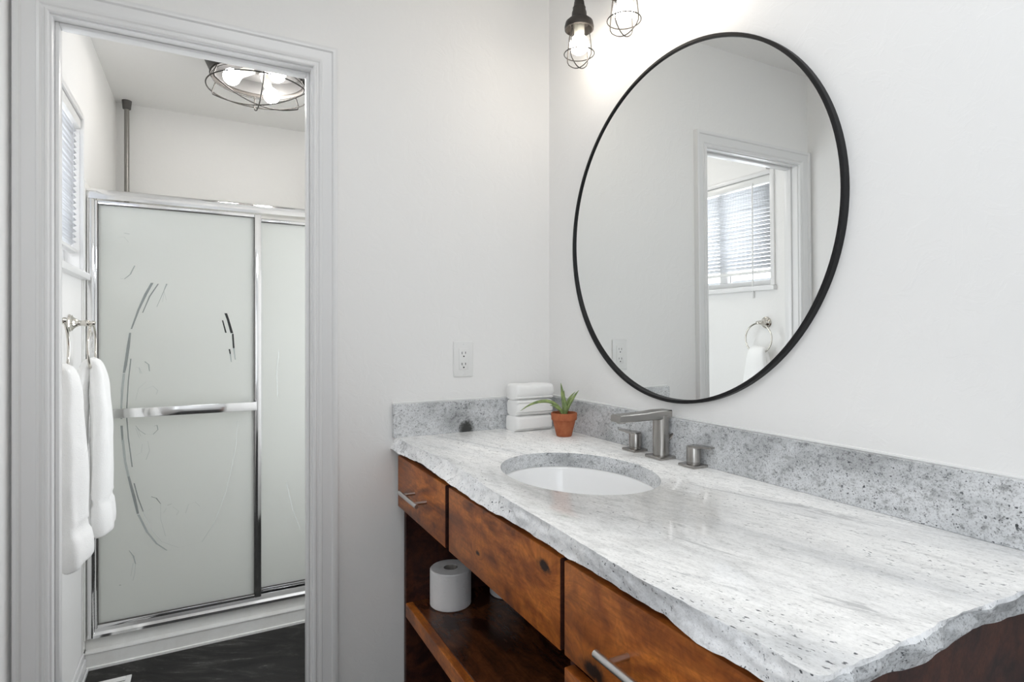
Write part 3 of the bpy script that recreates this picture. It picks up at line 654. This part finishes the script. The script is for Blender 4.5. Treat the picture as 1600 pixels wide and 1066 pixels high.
def handle(y, sg, lx):
    m = MB(); m.lathe([(0.0165,ZT+0.006),(0.0165,ZT+0.009),(0.0155,ZT+0.010),(0.0155,ZT+0.011),(0.0168,ZT+0.012),(0.0168,ZT+0.046),(0.0160,ZT+0.0475),(0.0,ZT+0.0475)], (FX+0.003,y,0), 32)
    # flat lever
    a = Vector((FX+0.003, y, ZT+0.0475)); d = Vector((lx, sg, 0)).normalized(); n = Vector((-d.y, d.x, 0))
    r0 = []; r1 = []
    for u, w, z0, z1 in ((-0.010,0.013,-0.002,0.003),(0.014,0.014,-0.002,0.004),(0.030,0.010,0.0005,0.0045),(0.052,0.008,0.002,0.0055)):
        q = a + d*u; r0.append([m.bm.verts.new(q+n*w+Vector((0,0,z0))), m.bm.verts.new(q-n*w+Vector((0,0,z0))), m.bm.verts.new(q-n*w+Vector((0,0,z1))), m.bm.verts.new(q+n*w+Vector((0,0,z1)))])
    for p, q in zip(r0, r0[1:]):
        for k in range(4): m.bm.faces.new([p[k], p[(k+1)%4], q[(k+1)%4], q[k]])
    m.bm.faces.new(r0[0][::-1]); m.bm.faces.new(r0[-1])
    h = m.build('handle', M_nickel, fc)
    m = MB(); m.box((FX-0.023,y-0.026,ZT), (FX+0.029,y+0.026,ZT+0.007), 0.002); m.build('base_plate', M_nickel, h)
handle(-0.510, 1, -0.25); handle(-0.722, -1, 0.15)

# ---------------------------------------------------------------- vanity cabinet
XF = -0.532   # front of the case; drawer fronts stand 20 mm proud
vn = thing('bathroom_vanity', 'knotty brown stained wood vanity cabinet with open shelf under the granite top', 'cabinet', (-0.27, -0.68, 0))
def panel_(name, a, b, mt, bev=0.0015, lab=None):
    m = MB(); m.box(a, b, bev, 1); o = m.build(name, mt, vn)
    if lab: o['label'] = lab
    return o
panel_('side_panel', (XF,-0.032,0), (-0.002,-0.012,0.919), M_wood_shade)
panel_('side_panel', (XF,-1.350,0), (-0.002,-1.330,0.919), M_wood_shade)
panel_('divider', (XF,-0.946,0.10), (-0.014,-0.928,0.900), M_wood_shade)
panel_('back_panel', (-0.014,-1.330,0.10), (-0.004,-0.032,0.900), M_wood_shade)
panel_('bottom_panel', (XF+0.004,-1.330,0.100), (-0.014,-0.032,0.118), M_wood_shade)
panel_('toe_kick', (XF+0.06,-1.330,0), (XF+0.075,-0.032,0.100), M_wood_shade)
panel_('top_rail', (XF,-1.330,0.865), (XF+0.020,-0.032,0.919), M_wood_shade)
panel_('shelf', (XF+0.022,-0.928,0.435), (-0.014,-0.032,0.453), M_woods)
panel_('shelf_edge', (XF-0.001,-0.928,0.411), (XF+0.0215,-0.032,0.4535), M_wood)
panel_('bottom_rail', (XF,-1.330,0.100), (XF+0.018,-0.032,0.140), M_wood_shade)
def drawer(y1, y0, z0, z1, handled=True, hy=None):
    m = MB(); m.box((XF-0.020,y0,z0), (XF,y1,z1), 0.0022, 2)
    if handled: m.box((XF,y0+0.015,z0+0.02), (XF+0.30,y1-0.03,z1-0.045))
    d = m.build('drawer', [M_wood, M_wood_shade], vn)
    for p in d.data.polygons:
        if abs(p.normal.y) > 0.9 or p.center.x > XF-0.0005: p.material_index = 1      # shade of the gaps painted onto drawer ends and backs
    if handled:
        yc = (y0+y1)/2 if hy is None else hy; zc_ = (z0+z1)/2
        m = MB(); xb = XF-0.020-0.036; hl = 0.076
        m.tube([(xb,yc-hl,zc_),(xb,yc-hl+0.001,zc_),(xb,yc+hl-0.001,zc_),(xb,yc+hl,zc_)], [0.0052,0.006,0.006,0.0052], 20)
        for q in (-0.048, 0.048): m.tube([(xb,yc+q,zc_),(XF-0.0201,yc+q,zc_)], 0.0048, 16)
        m.build('handle', M_steel, d)
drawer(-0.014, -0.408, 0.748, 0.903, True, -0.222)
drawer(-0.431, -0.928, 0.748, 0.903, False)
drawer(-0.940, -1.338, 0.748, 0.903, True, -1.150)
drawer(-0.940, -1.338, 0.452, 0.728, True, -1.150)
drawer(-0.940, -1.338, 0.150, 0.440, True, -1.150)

# ---------------------------------------------------------------- toilet paper rolls on the shelf
def tp_roll(x, y, r, label):
    t = thing('toilet_paper_roll', label, 'toilet paper', (x, y, 0.4536), 'toilet paper rolls on the vanity shelf')
    z0 = 0.4536; h = 0.110; m = MB()
    m.lathe([(0.0215,z0),(r-0.003,z0),(r,z0+0.003),(r,z0+h-0.003),(r-0.003,z0+h),(0.0215,z0+h),(0.0215,z0)], (x,y,0), 56, cap=False); m.build('paper', M_paper, t)
    m = MB(); m.lathe([(0.0198,z0+0.001),(0.0212,z0+0.001),(0.0212,z0+h-0.001),(0.0198,z0+h-0.001),(0.0198,z0+0.001)], (x,y,0), 40, cap=False); m.build('core', M_core, t)
tp_roll(-0.412, -0.096, 0.0625, 'large white toilet paper roll standing on the open vanity shelf')
tp_roll(-0.225, -0.110, 0.0550, 'white toilet paper roll deep in the shelf, mostly hidden behind the drawer front')

# ---------------------------------------------------------------- folded towels in the counter corner
def folded(z0, h, x0, x1, label, seed, lower):
    """a wash cloth folded over: rounded fold in front, with the cloth edges of its layers behind"""
    mb = MB(); yb_, yf = -0.026, -0.112; n = 26; M_ = 44; rings = []
    for i in range(n+1):
        u = i/n; x = x0 + (x1-x0)*u; e = min(u, 1-u)*2; sh = min(1.0, (e*9)**0.5 if e > 0 else 0.0); sh = 0.80+0.20*min(1, sh)
        ring = []
        for k in range(M_):
            a = 2*PI*k/M_; ca, sa = math.cos(a), math.sin(a)
            yy = (yb_+yf)/2 + abs(ca)**0.5*math.copysign(1, ca)*(yb_-yf)/2*sh
            zz = z0+h/2 + abs(sa)**0.42*math.copysign(1, sa)*h/2*(sh if sa > 0 else 1.0)
            d = 0.0022*noise.noise(Vector((x*30+seed, yy*30, zz*40)))
            if ca < -0.55:   # layer grooves on the front face
                f = (zz-z0)/h
                for g in lower: yy += 0.0095*math.exp(-((f-g)/0.030)**2)
            ring.append(mb.bm.verts.new((x, yy+d, max(z0, zz + (d if sa > 0 else 0)))))
        rings.append(ring)
    for i in range(n):
        for k in range(M_): mb.bm.faces.new([rings[i][k], rings[i][(k+1)%M_], rings[i+1][(k+1)%M_], rings[i+1][k]])
    mb.bm.faces.new(rings[0][::-1]); mb.bm.faces.new(rings[-1])
    return tag(mb.build('folded_towel', M_towel, angle=60), label, 'towel', 'folded white towels in the counter corner')
folded(ZT, 0.050, -0.190, -0.052, 'folded white towel at the bottom of the stack on the counter', 1.0, (0.12,))
folded(ZT+0.0502, 0.052, -0.186, -0.050, 'folded white towel in the middle of the stack on the counter', 3.0, (0.08, 0.20, 0.54, 0.68, 0.80))
folded(ZT+0.1024, 0.050, -0.188, -0.046, 'folded white towel on top of the stack on the counter', 5.0, (0.07, 0.19, 0.31))

# ---------------------------------------------------------------- potted plant
px_, py_ = -0.089, -0.232
pp = thing('potted_plant', 'small succulent with arching leaves in a terracotta pot beside the folded towels', 'plant', (px_, py_, ZT))
m = MB(); m.lathe([(0.0,ZT+0.0002),(0.0225,ZT+0.0002),(0.0240,ZT+0.003),(0.0355,ZT+0.050),(0.0355,ZT+0.0505),(0.0395,ZT+0.0515),(0.0405,ZT+0.071),(0.0395,ZT+0.073),(0.0365,ZT+0.073),(0.0350,ZT+0.060),(0.0,ZT+0.060)], (px_,py_,0), 48)
m.build('pot', M_terra, pp)
m = MB(); m.lathe([(0.0,ZT+0.068),(0.020,ZT+0.067),(0.0355,ZT+0.064),(0.0,ZT+0.0605)], (px_,py_,0), 32); m.build('soil', M_soil, pp)
VR = Vector((0.883,-0.4695,0))
def leaf(pts, w):
    """pts: (sideways, height over soil, depth) control points; fleshy pointed leaf"""
    o_ = Vector((px_, py_, ZT+0.066)); D = Vector((0.4695,0.883,0)); K = [o_ + VR*a + D*c + Vector((0,0,b)) for a, b, c in pts]
    P = []
    n = 14
    for i in range(n+1):
        t = i/n*(len(K)-1); j = min(int(t), len(K)-2); u = t-j; p0 = K[max(0,j-1)]; p1 = K[j]; p2 = K[j+1]; p3 = K[min(len(K)-1,j+2)]
        P.append(0.5*((2*p1)+(p2-p0)*u+(2*p0-5*p1+4*p2-p3)*u*u+(3*p1-p0-3*p2+p3)*u**3))
    rad = [w*(0.75+0.55*math.sin(PI*min(1,i/n*1.1)))*(1-(i/n)**4)+0.0004 for i in range(n+1)]
    m = MB(); m.tube(P, rad, 10); o = m.build('leaf', M_leaf, pp, angle=70)
leaf([(0.000,0,0),(-0.018,0.024,0.001),(-0.042,0.040,0.001),(-0.075,0.041,0.0),(-0.108,0.030,-0.002),(-0.136,0.012,-0.004)], 0.0042)
leaf([(0.000,0,0.003),(0.001,0.030,0.004),(-0.004,0.062,0.004),(-0.010,0.099,0.003)], 0.0060)
leaf([(0.002,0,-0.004),(0.003,0.020,-0.005),(0.002,0.048,-0.006)], 0.0070)
leaf([(0.005,0,0),(0.014,0.028,0),(0.030,0.055,0.0),(0.046,0.076,0.0)], 0.0042)
leaf([(0.004,0,0.006),(0.010,0.030,0.009),(0.020,0.052,0.012),(0.036,0.070,0.014)], 0.0034)
leaf([(-0.004,0,-0.004),(-0.014,0.016,-0.006),(-0.032,0.029,-0.008),(-0.044,0.030,-0.008)], 0.0034)
leaf([(0.0,0,0.0),(-0.001,0.035,-0.001),(0.000,0.076,-0.002)], 0.0042)

# ---------------------------------------------------------------- outlet
ot_ = thing('wall_outlet', 'white double electrical outlet on the wall above the side splash', 'outlet', (-0.330, 0, 1.193))
m = MB(); m.box((-0.365,-0.0055,1.1355), (-0.2955,0,1.2505), 0.003, 3); m.build('cover_plate', M_white, ot_)
m = MB(); m.box((-0.3470,-0.0075,1.1590), (-0.3135,-0.005,1.2270), 0.0012)
fo = m.build('receptacle', M_white, ot_)
m = MB()
for zc_ in (1.2125, 1.1765):
    m.box((-0.3375,-0.0077,zc_-0.0035), (-0.3355,-0.0070,zc_+0.0045)); m.box((-0.3250,-0.0077,zc_-0.0025), (-0.3232,-0.0070,zc_+0.0045))
    m.lathe([(0.0,-0.0078),(0.0024,-0.0078),(0.0024,-0.0070)], (-0.3302,0,zc_-0.0105), 14, 'Y')
m.build('slots', M_hole, fo)
for zc_ in (1.2415, 1.1445):
    m = MB(); m.lathe([(0.0,-0.0064),(0.0024,-0.0060),(0.0028,-0.0050)], (-0.3302,0,zc_), 16, 'Y'); m.build('screw', M_trim, ot_)

# ---------------------------------------------------------------- round mirror
MY, MZ, MR = -0.6225, 1.5513, 0.4447
mr = thing('round_mirror', 'large round wall mirror with a thin black metal frame over the vanity', 'mirror', (0, MY, MZ-MR))
m = MB(); m.lathe([(MR+0.0085,0.0),(MR+0.0085,-0.0145),(MR+0.0070,-0.0162),(MR+0.0010,-0.0162),(MR,-0.0152),(MR,0.0),(MR+0.0085,0.0)], (0,MY,MZ), 160, 'X', cap=False)
m.build('frame', M_black, mr, angle=40)
m = MB(); NG = 128; ta, tb = -0.0072, -0.0050; xo = -0.0080
ring = []
for k in range(NG):
    dy, dz = (MR+0.0006)*math.cos(2*PI*k/NG), (MR+0.0006)*math.sin(2*PI*k/NG)
    ring.append((xo + tb*dy + ta*dz, MY+dy, MZ+dz))
f_ = [m.bm.verts.new(p) for p in ring]; b_ = [m.bm.verts.new((p[0]+0.0015, p[1], p[2])) for p in ring]
m.bm.faces.new(f_); m.bm.faces.new(b_[::-1])
for k in range(NG): m.bm.faces.new([f_[k], b_[k], b_[(k+1)%NG], f_[(k+1)%NG]])
m.build('glass', M_mirror, mr, smooth=False)

# ---------------------------------------------------------------- caged vanity light above the mirror
VX = -0.100
vl = thing('vanity_light', 'dark industrial vanity light with caged glowing bulbs above the mirror', 'wall light', (0, -0.536, 2.36))
m = MB(); m.box((-0.022,-0.82,2.335), (0,-0.25,2.415), 0.006); m.build('wall_plate', M_gun, vl)
YV = (-0.330, -0.536, -0.742)
cages = []
for i, yy in enumerate(YV):
    m = MB(); m.tube([(-0.020,yy,2.375),(-0.075,yy,2.375),(VX+0.006,yy,2.368),(VX,yy,2.350),(VX,yy,2.265)], 0.0065, 12)
    m.build('arm', M_gun, vl)
    m = MB()
    m.lathe([(0.0,2.272),(0.0135,2.272),(0.0145,2.262),(0.0120,2.258),(0.0145,2.254),(0.0165,2.240),(0.0190,2.236),(0.0185,2.230),(0.0215,2.222),(0.0225,2.205),(0.0300,2.202),(0.0400,2.193),(0.0430,2.180),(0.0425,2.172),(0.0385,2.170),(0.0375,2.178),(0.0300,2.190),(0.0150,2.196),(0.0,2.197)], (VX,yy,0), 40)
    lc = m.build('socket_cap', M_gun, vl)
    m = MB(); m.lathe([(0.0,2.196),(0.0150,2.196),(0.0155,2.160),(0.0140,2.150),(0.0,2.148)], (VX,yy,0), 24); m.build('bulb_base', M_sock, lc)
    m = MB(); m.sphere((VX,yy,2.127), 0.0285, 28, 18); m.tube([(VX,yy,2.140),(VX,yy,2.152)], [0.022,0.0145], 20); m.build('bulb', M_bulbv, vl)
    m = MB(); zb_ = 2.094
    m.tube([(VX+0.044*math.cos(2*PI*k/48), yy+0.044*math.sin(2*PI*k/48), zb_+0.006) for k in range(48)], 0.0015, 6, closed=True)
    for q in range(2):
        a = math.radians(20+90*q); d = Vector((math.cos(a), math.sin(a), 0)); c0 = Vector((VX, yy, 0))
        P = [c0-d*0.0335+Vector((0,0,2.174)), c0-d*0.0425+Vector((0,0,zb_+0.008)), c0-d*0.0425+Vector((0,0,zb_-0.006))]
        for t in range(-7, 8): u = t/8; P.append(c0+d*0.0425*u+Vector((0,0,zb_-0.010-0.024*(1-u*u))))
        P += [c0+d*0.0425+Vector((0,0,zb_-0.006)), c0+d*0.0425+Vector((0,0,zb_+0.008)), c0+d*0.0335+Vector((0,0,2.174))]
        m.tube(P, 0.0015, 6)
    m.build('cage', M_wire, vl)
